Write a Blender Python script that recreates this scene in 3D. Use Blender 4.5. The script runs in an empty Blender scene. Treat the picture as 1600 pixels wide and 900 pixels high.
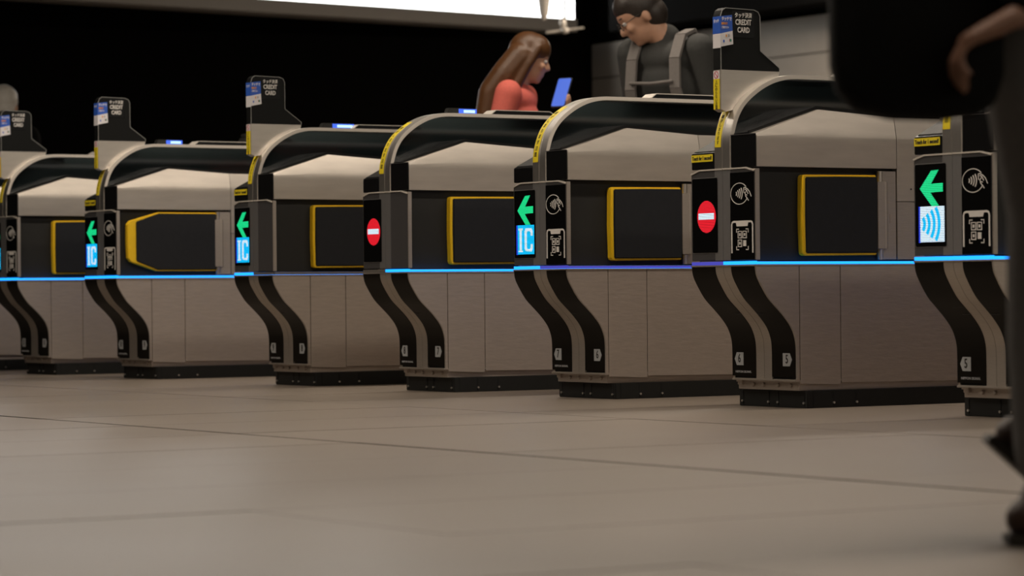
import bpy, bmesh, math, random
from mathutils import Vector, Matrix, noise
PI = math.pi
R = math.radians
scene = bpy.context.scene
C = bpy.context.collection
random.seed(7)

# ------------------------------------------------------------------ camera
CAM = Vector((-5.21617, -6.21447, 0.34258))
YAW, PITCH, ROLL, FPX = R(32.37207), R(0.09386), R(-0.52064), 4694.117
v = Vector((math.sin(YAW)*math.cos(PITCH), math.cos(YAW)*math.cos(PITCH), math.sin(PITCH)))
rt = Vector((math.cos(YAW), -math.sin(YAW), 0)); up = rt.cross(v)
rt2 = rt*math.cos(ROLL)+up*math.sin(ROLL); up2 = -rt*math.sin(ROLL)+up*math.cos(ROLL)
cd = bpy.data.cameras.new('camera'); cam = bpy.data.objects.new('camera', cd); C.objects.link(cam)
M3 = Matrix((rt2, up2, -v)).transposed()
cam.matrix_world = Matrix.Translation(CAM) @ M3.to_4x4()
cd.sensor_width = 36; cd.sensor_fit = 'HORIZONTAL'; cd.lens = FPX/1600*36
cd.clip_start = .05; cd.clip_end = 100
cd.dof.use_dof = True; cd.dof.focus_distance = 9.2; cd.dof.aperture_fstop = 5.4
scene.camera = cam

# ------------------------------------------------------------------ world and exposure
w = bpy.data.worlds.new('world'); scene.world = w; w.use_nodes = True
w.node_tree.nodes['Background'].inputs[0].default_value = (1, .85, .7, 1)
w.node_tree.nodes['Background'].inputs[1].default_value = 0.004
vs = scene.view_settings
vs.view_transform = 'Standard'; vs.look = 'None'; vs.gamma = 1; vs.use_curve_mapping = False
vs.exposure = 0.0

# ------------------------------------------------------------------ materials
def nt(name):
    m = bpy.data.materials.new(name); m.use_nodes = True
    return m, m.node_tree, m.node_tree.nodes['Principled BSDF']
def mat(name, col, rough=.5, metal=0., bump=0., scale=60, vary=0., stretch=(1,1,1), spec=.5, coat=0.):
    m, t, b = nt(name)
    b.inputs['Base Color'].default_value = (*col, 1); b.inputs['Roughness'].default_value = rough
    b.inputs['Metallic'].default_value = metal; b.inputs['Specular IOR Level'].default_value = spec
    b.inputs['Coat Weight'].default_value = coat
    if bump or vary:
        tc = t.nodes.new('ShaderNodeTexCoord'); mp = t.nodes.new('ShaderNodeMapping')
        mp.inputs['Scale'].default_value = stretch
        n = t.nodes.new('ShaderNodeTexNoise'); n.inputs['Scale'].default_value = scale; n.inputs['Detail'].default_value = 5
        t.links.new(tc.outputs['Object'], mp.inputs[0]); t.links.new(mp.outputs[0], n.inputs['Vector'])
        if vary:
            r = t.nodes.new('ShaderNodeMix'); r.data_type = 'RGBA'
            r.inputs[6].default_value = (*[c*(1-vary) for c in col], 1); r.inputs[7].default_value = (*[min(1, c*(1+vary)) for c in col], 1)
            t.links.new(n.outputs['Fac'], r.inputs[0]); t.links.new(r.outputs[2], b.inputs['Base Color'])
        if bump:
            bp = t.nodes.new('ShaderNodeBump'); bp.inputs['Strength'].default_value = bump; bp.inputs['Distance'].default_value = .002
            t.links.new(n.outputs['Fac'], bp.inputs['Height']); t.links.new(bp.outputs[0], b.inputs['Normal'])
    return m
def emis(name, col, st):
    m, t, b = nt(name)
    b.inputs['Base Color'].default_value = (0, 0, 0, 1)
    b.inputs['Emission Color'].default_value = (*col, 1); b.inputs['Emission Strength'].default_value = st
    return m
def led(name, col, st, pitch=.0046):
    """lit rows of a dot display: bright rows with dim gaps between them"""
    m, t, b = nt(name); b.inputs['Base Color'].default_value = (0, 0, 0, 1)
    g = t.nodes.new('ShaderNodeTexCoord'); s = t.nodes.new('ShaderNodeSeparateXYZ'); t.links.new(g.outputs['Object'], s.inputs[0])
    a = t.nodes.new('ShaderNodeMath'); a.operation = 'MULTIPLY'; a.inputs[1].default_value = 1/pitch; t.links.new(s.outputs[2], a.inputs[0])
    f = t.nodes.new('ShaderNodeMath'); f.operation = 'FRACT'; t.links.new(a.outputs[0], f.inputs[0])
    c = t.nodes.new('ShaderNodeMath'); c.operation = 'GREATER_THAN'; c.inputs[1].default_value = .36; t.links.new(f.outputs[0], c.inputs[0])
    k = t.nodes.new('ShaderNodeMath'); k.operation = 'MULTIPLY_ADD'; k.inputs[1].default_value = st*.8; k.inputs[2].default_value = st*.2
    t.links.new(c.outputs[0], k.inputs[0]); t.links.new(k.outputs[0], b.inputs['Emission Strength'])
    b.inputs['Emission Color'].default_value = (*col, 1)
    return m
M = {}
M['steel'] = mat('brushed_steel', (.50, .455, .41), .46, .85, .18, 30, .10, (1, 1, 14))
M['steel_low'] = mat('hairline_steel', (.51, .445, .395), .45, .7, .25, 22, .13, (1, 1, 5))
M['steel_cap'] = mat('roof_steel', (.64, .59, .53), .38, .88, .12, 7, .14, (1, 1, 6))
M['steel_bright'] = mat('polished_steel', (.78, .75, .71), .31, .95, .06, 60, .05, (1, 1, 1))
M['edge_steel'] = mat('edge_steel', (.66, .61, .55), .45, .25)
M['bezel'] = mat('grey_satin_metal', (.115, .112, .115), .42, .6, .1, 80, .1, (8, 8, 1))
M['trim'] = mat('light_satin_metal', (.40, .395, .40), .38, .8, .1, 80, .08, (8, 8, 1))
M['black'] = mat('black_lacquer', (.007, .007, .0075), .25, 0, .02, 40, .2, spec=.3)
M['strip'] = mat('black_front_sheet', (.006, .0048, .0035), .34, 0, .02, 40, .2, spec=.12)
M['screen'] = mat('screen_black', (.004, .004, .004), .18)
M['recess'] = mat('recess_grey', (.020, .020, .019), .5, 0, .05, 40, .1, spec=.25)
M['pad'] = mat('flap_rubber', (.015, .0165, .020), .5, 0, .15, 50, .18, spec=.25)
M['yellow'] = mat('flap_yellow', (.82, .53, .01), .5, 0, .05, 40, .1)
M['sticker'] = mat('sticker_yellow', (.85, .68, .02), .45, 0, 0, 40, .06)
M['ink'] = mat('black_ink', (.02, .015, .01), .6)
M['white'] = mat('white_print', (.72, .69, .66), .5)
M['plate'] = mat('number_plate_grey', (.38, .39, .40), .5)
M['maker'] = mat('grey_print', (.33, .33, .34), .5)
M['plinth'] = mat('plinth_black', (.013, .0135, .013), .45, 0, .1, 30, .25, spec=.3)
M['slot'] = mat('slot_black', (.003, .003, .003), .8)
M['signboard'] = mat('sign_charcoal', (.0075, .008, .0078), .5, 0, .03, 40, .12, spec=.15)
M['signedge'] = mat('sign_edge', (.30, .30, .29), .4)
M['blue'] = mat('print_blue', (.03, .11, .52), .4)
M['red'] = mat('print_red', (.5, .03, .06), .5)
M['orange'] = mat('print_orange', (.75, .3, .04), .5)
M['teal'] = mat('print_green', (.03, .25, .18), .5)
M['paper'] = mat('sticker_white', (.74, .72, .74), .45)
m, t, b = nt('smoked_glass')
b.inputs['Base Color'].default_value = (.10, .15, .165, 1); b.inputs['Roughness'].default_value = .06
b.inputs['Transmission Weight'].default_value = .45; b.inputs['IOR'].default_value = 2.0
M['glass'] = m
# dark base shows through the smoked sheet
b.inputs['Base Color'].default_value = (.012, .018, .020, 1)
M['cyan_on'] = emis('strip_cyan', (.010, .27, 1.0), 2.3)
M['violet_on'] = emis('strip_violet', (.10, .10, .72), .62)
M['strip_off'] = mat('strip_unlit', (.18, .165, .15), .45, .4)
M['led_green'] = led('led_green', (.01, .90, .32), 1.0)
M['led_cyan'] = led('led_cyan', (.0, .52, 1.0), 1.35)
M['led_white'] = led('led_white', (.72, .88, 1.0), 1.25)
M['led_red'] = led('led_red', (1.0, .012, .03), 1.0)
M['led_blue'] = led('led_blue', (.02, .06, .9), .9)
M['lamp_blue'] = emis('rail_lamp_blue', (.06, .16, .95), 1.1)
M['lamp_ice'] = emis('rail_lamp_ice', (.45, .75, 1.0), 1.6)

# floor tile material
def tile_mat():
    m, t, b = nt('floor_stone')
    tc = t.nodes.new('ShaderNodeNewGeometry')
    n1 = t.nodes.new('ShaderNodeTexNoise'); n1.inputs['Scale'].default_value = 180; n1.inputs['Detail'].default_value = 3
    n2 = t.nodes.new('ShaderNodeTexNoise'); n2.inputs['Scale'].default_value = 1.3; n2.inputs['Detail'].default_value = 4
    oi = t.nodes.new('ShaderNodeObjectInfo')
    t.links.new(tc.outputs['Position'], n1.inputs['Vector']); t.links.new(tc.outputs['Position'], n2.inputs['Vector'])
    r = t.nodes.new('ShaderNodeMix'); r.data_type = 'RGBA'
    r.inputs[6].default_value = (.118, .098, .079, 1); r.inputs[7].default_value = (.205, .172, .141, 1)
    a = t.nodes.new('ShaderNodeMath'); a.operation = 'MULTIPLY_ADD'; a.inputs[1].default_value = .8; a.inputs[2].default_value = 0
    t.links.new(n1.outputs['Fac'], a.inputs[0])
    a2 = t.nodes.new('ShaderNodeMath'); a2.operation = 'MULTIPLY_ADD'; a2.inputs[1].default_value = .3
    t.links.new(n2.outputs['Fac'], a2.inputs[0]); t.links.new(a.outputs[0], a2.inputs[2])
    a3 = t.nodes.new('ShaderNodeMath'); a3.operation = 'MULTIPLY_ADD'; a3.inputs[1].default_value = .12
    t.links.new(oi.outputs['Random'], a3.inputs[0]); t.links.new(a2.outputs[0], a3.inputs[2])
    t.links.new(a3.outputs[0], r.inputs[0]); t.links.new(r.outputs[2], b.inputs['Base Color'])
    b.inputs['Roughness'].default_value = .34; b.inputs['Specular IOR Level'].default_value = .33
    rr = t.nodes.new('ShaderNodeMapRange'); rr.inputs[3].default_value = .36; rr.inputs[4].default_value = .46
    t.links.new(n2.outputs['Fac'], rr.inputs[0]); t.links.new(rr.outputs[0], b.inputs['Roughness'])
    return m
M['tile'] = tile_mat()
M['joint'] = mat('floor_joint', (.05, .042, .035), .8)
M['ceiling'] = mat('ceiling_dark', (.03, .028, .026), .8, 0, .05, 5, .1)
M['wall_dark'] = mat('wall_black', (.0035, .0032, .003), .9, 0, .05, 5, .1, spec=.05)
M['panel'] = mat('wall_panel_grey', (.29, .262, .23), .6, 0, .06, 3, .15, spec=.25)
M['lightgrey'] = mat('housing_grey', (.40, .37, .34), .6)
M['diffuser'] = emis('lamp_diffuser', (1, .93, .84), 6)
M['lightbox'] = emis('lightbox_face', (1, .99, .96), 6)

# ------------------------------------------------------------------ mesh helpers
class MB:
    def __init__(s): s.v = []; s.f = []
    def add(s, vs, fs):
        o = len(s.v); s.v += [tuple(p) for p in vs]; s.f += [tuple(i+o for i in f) for f in fs]; return s
    def box(s, x0, x1, y0, y1, z0, z1):
        vs = [(x, y, z) for x in (x0, x1) for y in (y0, y1) for z in (z0, z1)]
        return s.add(vs, [(0,1,3,2), (4,6,7,5), (0,4,5,1), (2,3,7,6), (0,2,6,4), (1,5,7,3)])
    def prism(s, pts, a, b, ax='Y'):
        """polygon extruded along ax; pts are (x,z) for Y, (y,z) for X, (x,y) for Z"""
        def P(p, q): return {'Y': (p[0], q, p[1]), 'X': (q, p[0], p[1]), 'Z': (p[0], p[1], q)}[ax]
        n = len(pts); vs = [P(p, a) for p in pts]+[P(p, b) for p in pts]
        return s.add(vs, [tuple(range(n)), tuple(range(2*n-1, n-1, -1))]+[(i, (i+1) % n, n+(i+1) % n, n+i) for i in range(n)])
    def strip(s, outer, inner, y0, y1):
        """closed band between two (x,z) polylines of equal length, spanning y0..y1"""
        n = len(outer); vs = []
        for p, q in zip(outer, inner): vs += [(p[0], y0, p[1]), (p[0], y1, p[1]), (q[0], y1, q[1]), (q[0], y0, q[1])]
        fs = [(0, 1, 2, 3), (4*n-1, 4*n-2, 4*n-3, 4*n-4)]
        for i in range(n-1):
            for k in range(4):
                a, b = 4*i+k, 4*i+(k+1) % 4; fs.append((a, a+4, b+4, b))
        return s.add(vs, fs)
    def cyl(s, p, q, r0, r1=None, n=12):
        r1 = r0 if r1 is None else r1
        p, q = Vector(p), Vector(q); d = (q-p).normalized(); u = d.orthogonal().normalized(); w_ = d.cross(u)
        vs = [];
        for c, r in ((p, r0), (q, r1)):
            for i in range(n):
                a = 2*PI*i/n; vs.append(c+u*math.cos(a)*r+w_*math.sin(a)*r)
        return s.add(vs, [tuple(range(n)), tuple(range(2*n-1, n-1, -1))]+[(i, (i+1) % n, n+(i+1) % n, n+i) for i in range(n)])
    def mesh(s, name, bevel=0., smooth=True, ang=32, seg=2):
        bm = bmesh.new(); vv = [bm.verts.new(p) for p in s.v]
        for f in s.f:
            try: bm.faces.new([vv[i] for i in f])
            except ValueError: pass
        bmesh.ops.recalc_face_normals(bm, faces=bm.faces)
        if bevel:
            es = [e for e in bm.edges if len(e.link_faces) == 2 and e.calc_face_angle(0) > R(40)]
            bmesh.ops.bevel(bm, geom=es, offset=bevel, segments=seg, affect='EDGES', clamp_overlap=True)
        if smooth:
            for f in bm.faces: f.smooth = True
            for e in bm.edges:
                if len(e.link_faces) != 2 or e.calc_face_angle(0) > R(ang): e.smooth = False
        me = bpy.data.meshes.new(name); bm.to_mesh(me); bm.free(); return me
CACHE = {}
def part(name, key, fn, mt, parent=None, loc=None, label=None):
    """one object; fn() -> mesh, built once per key and shared"""
    k = (name, key, mt)
    if k not in CACHE:
        r = fn(); me = r.mesh(name) if isinstance(r, MB) else r
        me.materials.clear(); me.materials.append(M[mt]); CACHE[k] = me
    o = bpy.data.objects.new(name, CACHE[k]); C.objects.link(o)
    if parent: o.parent = parent
    if loc: o.location = loc
    if label: o['label'] = label
    return o
def thing(name, label, cat, loc=(0, 0, 0), group=None, rz=0):
    o = bpy.data.objects.new(name, None); C.objects.link(o); o.location = loc; o.rotation_euler.z = rz
    o['label'] = label; o['category'] = cat
    if group: o['group'] = group
    return o
def tag(o, label, cat, group=None):
    o['label'] = label; o['category'] = cat
    if group: o['group'] = group
    return o
def struct(name, fn, mt):
    o = part(name, name, fn, mt); o['kind'] = 'structure'; return o
def crom(pts, n=5):
    out = []
    for i in range(len(pts)-1):
        p0 = pts[max(i-1, 0)]; p1 = pts[i]; p2 = pts[i+1]; p3 = pts[min(i+2, len(pts)-1)]
        for k in range(n):
            t = k/n
            out.append(tuple(.5*((2*b)+(-a+c)*t+(2*a-5*b+4*c-d)*t*t+(-a+3*b-3*c+d)*t**3) for a, b, c, d in zip(p0, p1, p2, p3)))
    out.append(tuple(pts[-1])); return out
def offset(pl, d):
    """shift a polyline sideways; positive = to the right of its direction"""
    out = []
    for i, p in enumerate(pl):
        a = Vector(pl[max(i-1, 0)]); b = Vector(pl[min(i+1, len(pl)-1)]); t = (b-a).normalized()
        out.append((p[0]+t.y*d, p[1]-t.x*d))
    return out
def ribbon(mb, pl, wd, x0, x1):
    """flat line of width wd along (y,z) polyline, between x0 and x1"""
    a = offset(pl, wd/2); b = offset(pl, -wd/2)
    for i in range(len(pl)-1): mb.prism([a[i], a[i+1], b[i+1], b[i]], x0, x1, 'X')
def arc(cy, cz, ry, rz, a0, a1, n=14):
    return [(cy+ry*math.cos(R(a0+(a1-a0)*i/n)), cz+rz*math.sin(R(a0+(a1-a0)*i/n))) for i in range(n+1)]
def text_mesh(body, size, face='F', at=(0, 0, 0), width=None, bold=0., depth=.0004, sx=1.):
    """lettering centred at `at`; face 'F' = read from the front (-X), 'S' = read from the side (-Y)"""
    cu = bpy.data.curves.new('lettering', 'FONT'); cu.body = body; cu.size = size; cu.align_x = 'CENTER'; cu.align_y = 'CENTER'
    cu.offset = bold; cu.resolution_u = 2; cu.extrude = depth; cu.space_line = .95
    o = bpy.data.objects.new('lettering', cu); C.objects.link(o)
    dg = bpy.context.evaluated_depsgraph_get(); me = bpy.data.meshes.new_from_object(o.evaluated_get(dg))
    bpy.data.objects.remove(o); xs = [q.co.x for q in me.vertices] or [0]
    k = (width/(max(xs)-min(xs)) if width else 1)*sx
    for q in me.vertices:
        a, b_, c = q.co.x*k, q.co.y, q.co.z
        q.co = Vector(at)+(Vector((-c, -a, b_)) if face == 'F' else Vector((a, -c, b_)))
    me.name = 'lettering'; return me
def slab(pts, d0, d1, ax): return MB().prism(pts, d0, d1, ax)
def rrect(y0, y1, z0, z1, r, n=4):
    out = []
    for cy, cz, a in ((y1-r, z1-r, 0), (y0+r, z1-r, 90), (y0+r, z0+r, 180), (y1-r, z0+r, 270)):
        out += [(cy+r*math.cos(R(a+90*i/n)), cz+r*math.sin(R(a+90*i/n))) for i in range(n+1)]
    return out

# ------------------------------------------------------------------ setting
CEIL = 3.4
struct('floor', lambda: MB().box(-9, 10.5, -12, 17, -.2, -.0032), 'joint')
floor = bpy.data.objects['floor']
TX, TY = 1.2, .6
def seen(p):
    d = Vector((p[0], p[1], 0))-CAM; z = d.dot(v)
    return z > 2.9 and abs(d.dot(rt2))/z < 860/FPX+.35/z
tiles = []
for i in range(-8, 12):
    for j in range(-14, 40):
        x0 = -1.8+TX*(i)-TX*0; y0 = -1.34+TY*j
        if x0 < -6.6 or x0+TX > 9.9 or y0+TY > 16.9: continue
        if any(seen(q) for q in ((x0, y0), (x0+TX, y0), (x0, y0+TY), (x0+TX, y0+TY), (x0+TX/2, y0+TY/2))):
            dz = ((x0+TX/2-CAM.x)**2+(y0+TY/2-CAM.y)**2)
            tiles.append((dz, x0, y0))
tiles.sort()
def tile_mesh():
    me = MB().box(.0015, TX-.0015, .0015, TY-.0015, -.03, 0).mesh('tile', smooth=False); return me
def dark_sides():
    for k, me in CACHE.items():
        if k[0] == 'tile':
            me.materials.append(M['joint'])
            for p in me.polygons: p.material_index = 0 if p.normal.z > .5 else 1
for k, (dz, x0, y0) in enumerate(tiles[:290]):
    o = part('tile', 'a', tile_mesh, 'tile', floor, (x0, y0, (0 if x0 > -1.9 else -.0008-.0008*random.Random(int(y0*991)).random())-random.Random(int(x0*77+y0*991)).random()*(.0008 if x0 < -.7 else .0003)))
dark_sides()
rest = MB(); done = {(round(a, 2), round(b_, 2)) for _, a, b_ in tiles[:290]}
for i in range(-6, 10):
    for j in range(-17, 31):
        x0 = -1.8+TX*i; y0 = -1.34+TY*j
        if (round(x0, 2), round(y0, 2)) in done or x0+TX > 10.1 or y0+TY > 16.9 or x0 < -8.9: continue
        rest.box(x0+.0012, x0+TX-.0012, y0+.0012, y0+TY-.0012, -.03, 0)
o = part('outer_tiles', 'r', lambda: rest.mesh('outer_tiles', smooth=False), 'tile', floor); o['kind'] = 'stuff'

struct('ceiling', lambda: MB().box(-9, 10.5, -12, 17, CEIL, CEIL+.2), 'ceiling')
struct('wall_back', lambda: MB().box(-9, 10.5, 16.8, 17, 0, CEIL), 'wall_dark')
struct('wall_front', lambda: MB().box(-9.2, -9, -12, 17, 0, CEIL), 'wall_dark')
struct('wall_left', lambda: MB().box(-9, 10.5, -12.2, -12, 0, CEIL), 'wall_dark')
wr = struct('wall_right', lambda: MB().box(10.3, 10.5, -12, 17, 0, CEIL), 'wall_dark')
# grey cladding panels on the right wall; joints fall where the photograph shows them
yj = [16.75, 15.8, 14.35, 13.2, 11.7, 10.5, 9.3]
for a, b_ in zip(yj[1:], yj[:-1]):
    s_ = 1.05
    for z0, z1 in ((.02, 2.30), (2.31, 2.62)):
        part('panel', (a, z0), lambda: MB().box(10.23, 10.3, a+.006, b_-.006, z0, z1).mesh('panel', bevel=.003), 'panel', wr)
wl = bpy.data.objects['wall_left']
M['teal_reflector'] = mat('reflector_teal', (.48, .64, .66), .6)  # added panels, out of view, that give the gate glass a teal reflection
for i, (a, b_) in enumerate(((-8.5, -5.2), (-3.9, -1.0), (-.95, 1.2), (2.2, 5.0), (5.05, 7.4), (8.2, 9.9))):
    part('panel', ('t', i), lambda: MB().box(a, b_, -12.0, -11.95, 1.85, 3.0).mesh('panel', bevel=.004), 'teal_reflector', wl)
struct('trim_1', lambda: MB().box(9.85, 10.3, 8.5, 15.9, 2.66, CEIL), 'wall_dark')

# ------------------------------------------------------------------ lamps
def ceiling_light(x0, x1, y, label, power, z=CEIL, wd=.22):
    t = thing('ceiling_light', label, 'ceiling light', ((x0+x1)/2, y, z), 'strip lights over the gate hall')
    L = x1-x0
    part('housing', ('h', L, wd), lambda: MB().box(-L/2, L/2, -wd/2-.03, wd/2+.03, -.06, 0).mesh('housing', bevel=.004), 'lightgrey', t)
    part('diffuser', ('d', L, wd), lambda: MB().box(-L/2+.02, L/2-.02, -wd/2, wd/2, -.068, -.058), 'diffuser', t)
    ld = bpy.data.lights.new('strip_lamp', 'AREA'); ld.shape = 'RECTANGLE'; ld.size = L; ld.size_y = wd; ld.energy = power; ld.color = (1, .845, .675)
    lo = bpy.data.objects.new('strip_lamp', ld); C.objects.link(lo); lo.parent = t; lo.location = (0, 0, -.075)
    return t
ceiling_light(-4.5, 3.5, -3.4, 'long ceiling strip light nearest the camera side of the gate row', 85)
ceiling_light(-4.5, 3.5, .6, 'long ceiling strip light above the nearer gates', 120)
ceiling_light(-4.5, 3.5, 4.2, 'long ceiling strip light above the farther gates', 120)
ceiling_light(-6, 9, -10.6, 'long added unseen strip light for the teal reflector panels on the left wall', 240)  # added lamp, out of view, brightens the teal panels mirrored in the glass
ceiling_light(8.0, 9.8, 11.6, 'short ceiling strip light in front of the grey panelled wall', 170)

# bright light box that runs along the far end of the hall
t = thing('light_box_sign', 'long blown-out white light box in a grey housing at the top left', 'light box', (9.86, 16.42, 2.70))
t.rotation_euler.z = .115
part('housing', 'b', lambda: MB().box(-9, 0, 0, .3, 0, .115).box(-9, 0, .05, .3, .115, .62).box(-9, 0, -.02, .3, .62, .68).mesh('housing', bevel=.004), 'lightgrey', t)
part('lit_face', 'b', lambda: MB().box(-8.98, -.02, .02, .05, .115, .62), 'lightbox', t)
part('hanger', 'b', lambda: MB().box(-4, -3.94, .1, .2, .68, .72), 'lightgrey', t)

# ------------------------------------------------------------------ ticket gates
H = .156; L = 1.70
SP = crom([(0, .4135), (.003, .392), (.014, .368), (.043, .324), (.073, .295), (.103, .266), (.128, .235), (.1415, .203), (.1455, .172), (.146, .12), (.146, .08)], 3)
ARC = crom([(-.002, .695), (-.002, .75), (-.001, .78), (.004, .808), (.017, .847), (.037, .881), (.062, .907), (.094, .931), (.127, .950), (.167, .966), (.215, .9755), (.26, .977)], 3)
ARCI = offset(ARC, .013)
def mirr(pl): return [(L-x, z) for x, z in reversed(pl)]
def both(mb_fn, mb=None):
    mb = mb or MB(); mb_fn(mb); return mb
TOPZ = [(.25, .877), (.523, .860), (L-.523, .860), (L-.25, .877)]

def lower_core():
    prof = SP+[(L-x, z) for x, z in reversed(SP)]
    return MB().prism(offset_in(prof), -.149, .149)
def offset_in(prof): return [(x+.004 if x < L/2 else x-.004, z) for x, z in prof]
def side_panel(x0, x1, y0, y1):
    def X(z):
        for (a, za), (b_, zb) in zip(SP, SP[1:]):
            if zb <= z <= za: return a+(b_-a)*(za-z)/(za-zb)
        return .146
    if x0 == 0:
        pts = [(x+.0005, z) for x, z in SP]+[(x1-.0012, .078), (x1-.0012, .4135)]
    elif x1 == L:
        pts = [(x0+.0012, .4135), (x0+.0012, .078)]+[(L-x-.0005, z) for x, z in reversed(SP)]
    else:
        za = .078 if x0 < .2 else .066
        pts = [(x0+.0012, .4135), (x0+.0012, .072), (x1-.0012, .066 if x1 < L-.2 else .072), (x1-.0012, .4135)]
    return MB().prism(pts, y0, y1)
def front_strip(y0, y1, off, th, a=0, b_=None):
    pl = SP[a:b_]
    if b_ == -1: pl = [p for p in SP if p[1] > .0925]+[(.146, .0905)]
    return MB().strip(offset(pl, off), offset(pl, off-th), y0, y1)
def roof_piece(x0, x1, sgn, z0=.70, front=True):
    """steel cover: upright lower band, then a facet leaning inwards up to the ridge"""
    y = sgn*H; yi = sgn*(H-.03)
    def topz(x):
        if x <= .25: return .794+(.870-.794)*x/.25
        if x <= .523: return .870+(.852-.870)*(x-.25)/.273
        return .852
    xs = [x0+.001]+([.25] if x0 < .25 < x1 else [])+[x1-.001]
    mb = MB(); n = len(xs); vs = []
    for x in xs:
        lean = .022*min(1, x/.25) if x < .25 else .022-.012*min(1, (x-.25)/.273)
        yt = sgn*(H-.002-lean)
        vs += [(x, y, z0), (x, y, .774), (x, y+(yt-y)*.03, .786), (x, y+(yt-y)*.14, .786+(topz(x)-.786)*.18), (x, yt, topz(x)), (x, sgn*(H-.040), topz(x)), (x, sgn*(H-.040), z0)]
    fs = [tuple(range(7)), tuple(7*n-1-i for i in range(7))]
    for i in range(n-1):
        for k in range(7):
            a, b_ = 7*i+k, 7*i+(k+1) % 7; fs.append((a, a+7, b_+7, b_))
    return mb.add(vs, fs)
def mirror_x(mb): mb.v = [(L-x, y, z) for x, y, z in mb.v]; return mb
def mirror_y(mb): mb.v = [(x, -y, z) for x, y, z in mb.v]; return mb

def flap_parts(g, wide, sgn):
    if wide:
        out = [(.062, .484), (.050, .500), (.047, .56), (.048, .637), (.061, .653), (.187, .688), (.452, .688), (.452, .446), (.180, .446)]
        ins = [(.085, .487), (.085, .649), (.188, .683), (.452, .683), (.452, .451), (.182, .451)]
    else:
        out = [(.175, .443), (.169, .449), (.166, .56), (.168, .672), (.174, .678), (.300, .679), (.442, .680), (.442, .445), (.300, .444)]
        ins = [(.177, .450), (.1755, .56), (.177, .671), (.300, .6735), (.442, .674), (.442, .451), (.300, .450)]
    f = lambda: (MB().prism(out, -.134, -.160)).mesh('flap', bevel=.002)
    def mk(m): return m if sgn < 0 else None
    def fl():
        mb = MB().prism(out, sgn*.134, sgn*.160); return mb.mesh('flap', bevel=.0025)
    def pd():
        mb = MB().prism(ins, sgn*.155, sgn*.1655); return mb.mesh('pad', bevel=.003)
    o = part('flap', (wide, sgn), fl, 'yellow', g, label='dark barrier flap with a yellow edge')
    part('pad', (wide, sgn), pd, 'pad', o)
    # steel hinge
    def hg():
        s = sgn; mb = MB()
        mb.box(.443, .470, s*.140, s*.166, .463, .660)
        mb.cyl((.476, s*.156, .463), (.476, s*.156, .660), .0095, n=14)
        return mb.mesh('hinge', bevel=.0012)
    part('hinge', sgn, hg, 'steel', g)
    def pin(z0, z1):
        return MB().cyl((.4635, sgn*.148, z0), (.4635, sgn*.148, z1), .0095, n=16).box(.462, .474, sgn*.138, sgn*.152, z0, z1).mesh('hinge_pin')
    part('hinge_pin', (1, sgn), lambda: pin(.431, .462), 'steel_bright', g)
    part('hinge_pin', (2, sgn), lambda: pin(.661, .692), 'steel_bright', g)

def scr(u, w_): return (.150-u*.124, .4565+w_*.2155)     # screen fractions -> (y, z)
def arrow():
    P = [(155, 380), (232, 267), (280, 265), (228, 352), (308, 348), (308, 403), (225, 407), (280, 490), (235, 492)]
    return MB().prism([scr((x-122)/206, (745-y)/517) for x, y in P], -.0032, -.0022, 'X')
def up_to(u0, u1, v0, v1):
    return [scr(u0, v0), scr(u1, v0), scr(u1, v1), scr(u0, v1)]
def ic_letters():
    mb = MB(); Y = lambda u, v_: scr(.19+u*.71, .055+v_*.425)
    def q(u0, u1, v0, v1): mb.prism([Y(u0, v0), Y(u1, v0), Y(u1, v1), Y(u0, v1)], -.0044, -.0036, 'X')
    q(.04, .32, .84, .90); q(.11, .25, .12, .84); q(.04, .32, .06, .12)
    c = [Y(.52, .10), Y(.45, .18), Y(.45, .80), Y(.52, .90), Y(.92, .90), Y(.99, .80), Y(.99, .64), Y(.86, .64), Y(.86, .74), Y(.81, .80), Y(.63, .80), Y(.59, .74), Y(.59, .24), Y(.63, .17), Y(.81, .17), Y(.86, .24), Y(.86, .34), Y(.99, .34), Y(.99, .18), Y(.92, .08)]
    mb.prism(c, -.0044, -.0036, 'X'); return mb
def waves():
    mb = MB(); cy, cz = scr(.10, .27)
    for r, a in ((.027, 42), (.046, 38), (.066, 36), (.086, 33)):
        ribbon(mb, arc(cy, cz, r, r*.92, 180-a, 180+a, 10), .0105, -.0044, -.0036)
    return mb
def ring(cy, cz, ry, rz, wd, x0, x1, n=40):
    mb = MB(); ribbon(mb, arc(cy, cz, ry, rz, 0, 360, n), wd, x0, x1); return mb
def touch_icon():
    mb = MB(); x0, x1 = -.0032, -.0024
    ribbon(mb, arc(-.082, .6235, .0415, .0305, 212, 502, 34), .0022, x0, x1)
    # oval ring runs behind the hand: rest of it drawn on the right
    for r, a in ((.007, 55), (.016, 44), (.025, 38), (.034, 34)):
        ribbon(mb, arc(-.062, .6235, r, r*.85, 180-a, 180+a, 8), .0036, x0, x1)
    for pl in ([(-.103, .640), (-.108, .641), (-.121, .636), (-.131, .628), (-.139, .614)],
               [(-.103, .640), (-.104, .626), (-.110, .624), (-.117, .633)],
               [(-.108, .636), (-.117, .633), (-.124, .622)],
               [(-.110, .624), (-.112, .616), (-.119, .610), (-.126, .602)],
               [(-.112, .620), (-.120, .618)], [(-.118, .612), (-.116, .604)]):
        ribbon(mb, pl, .0024, x0, x1)
    return mb
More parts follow.
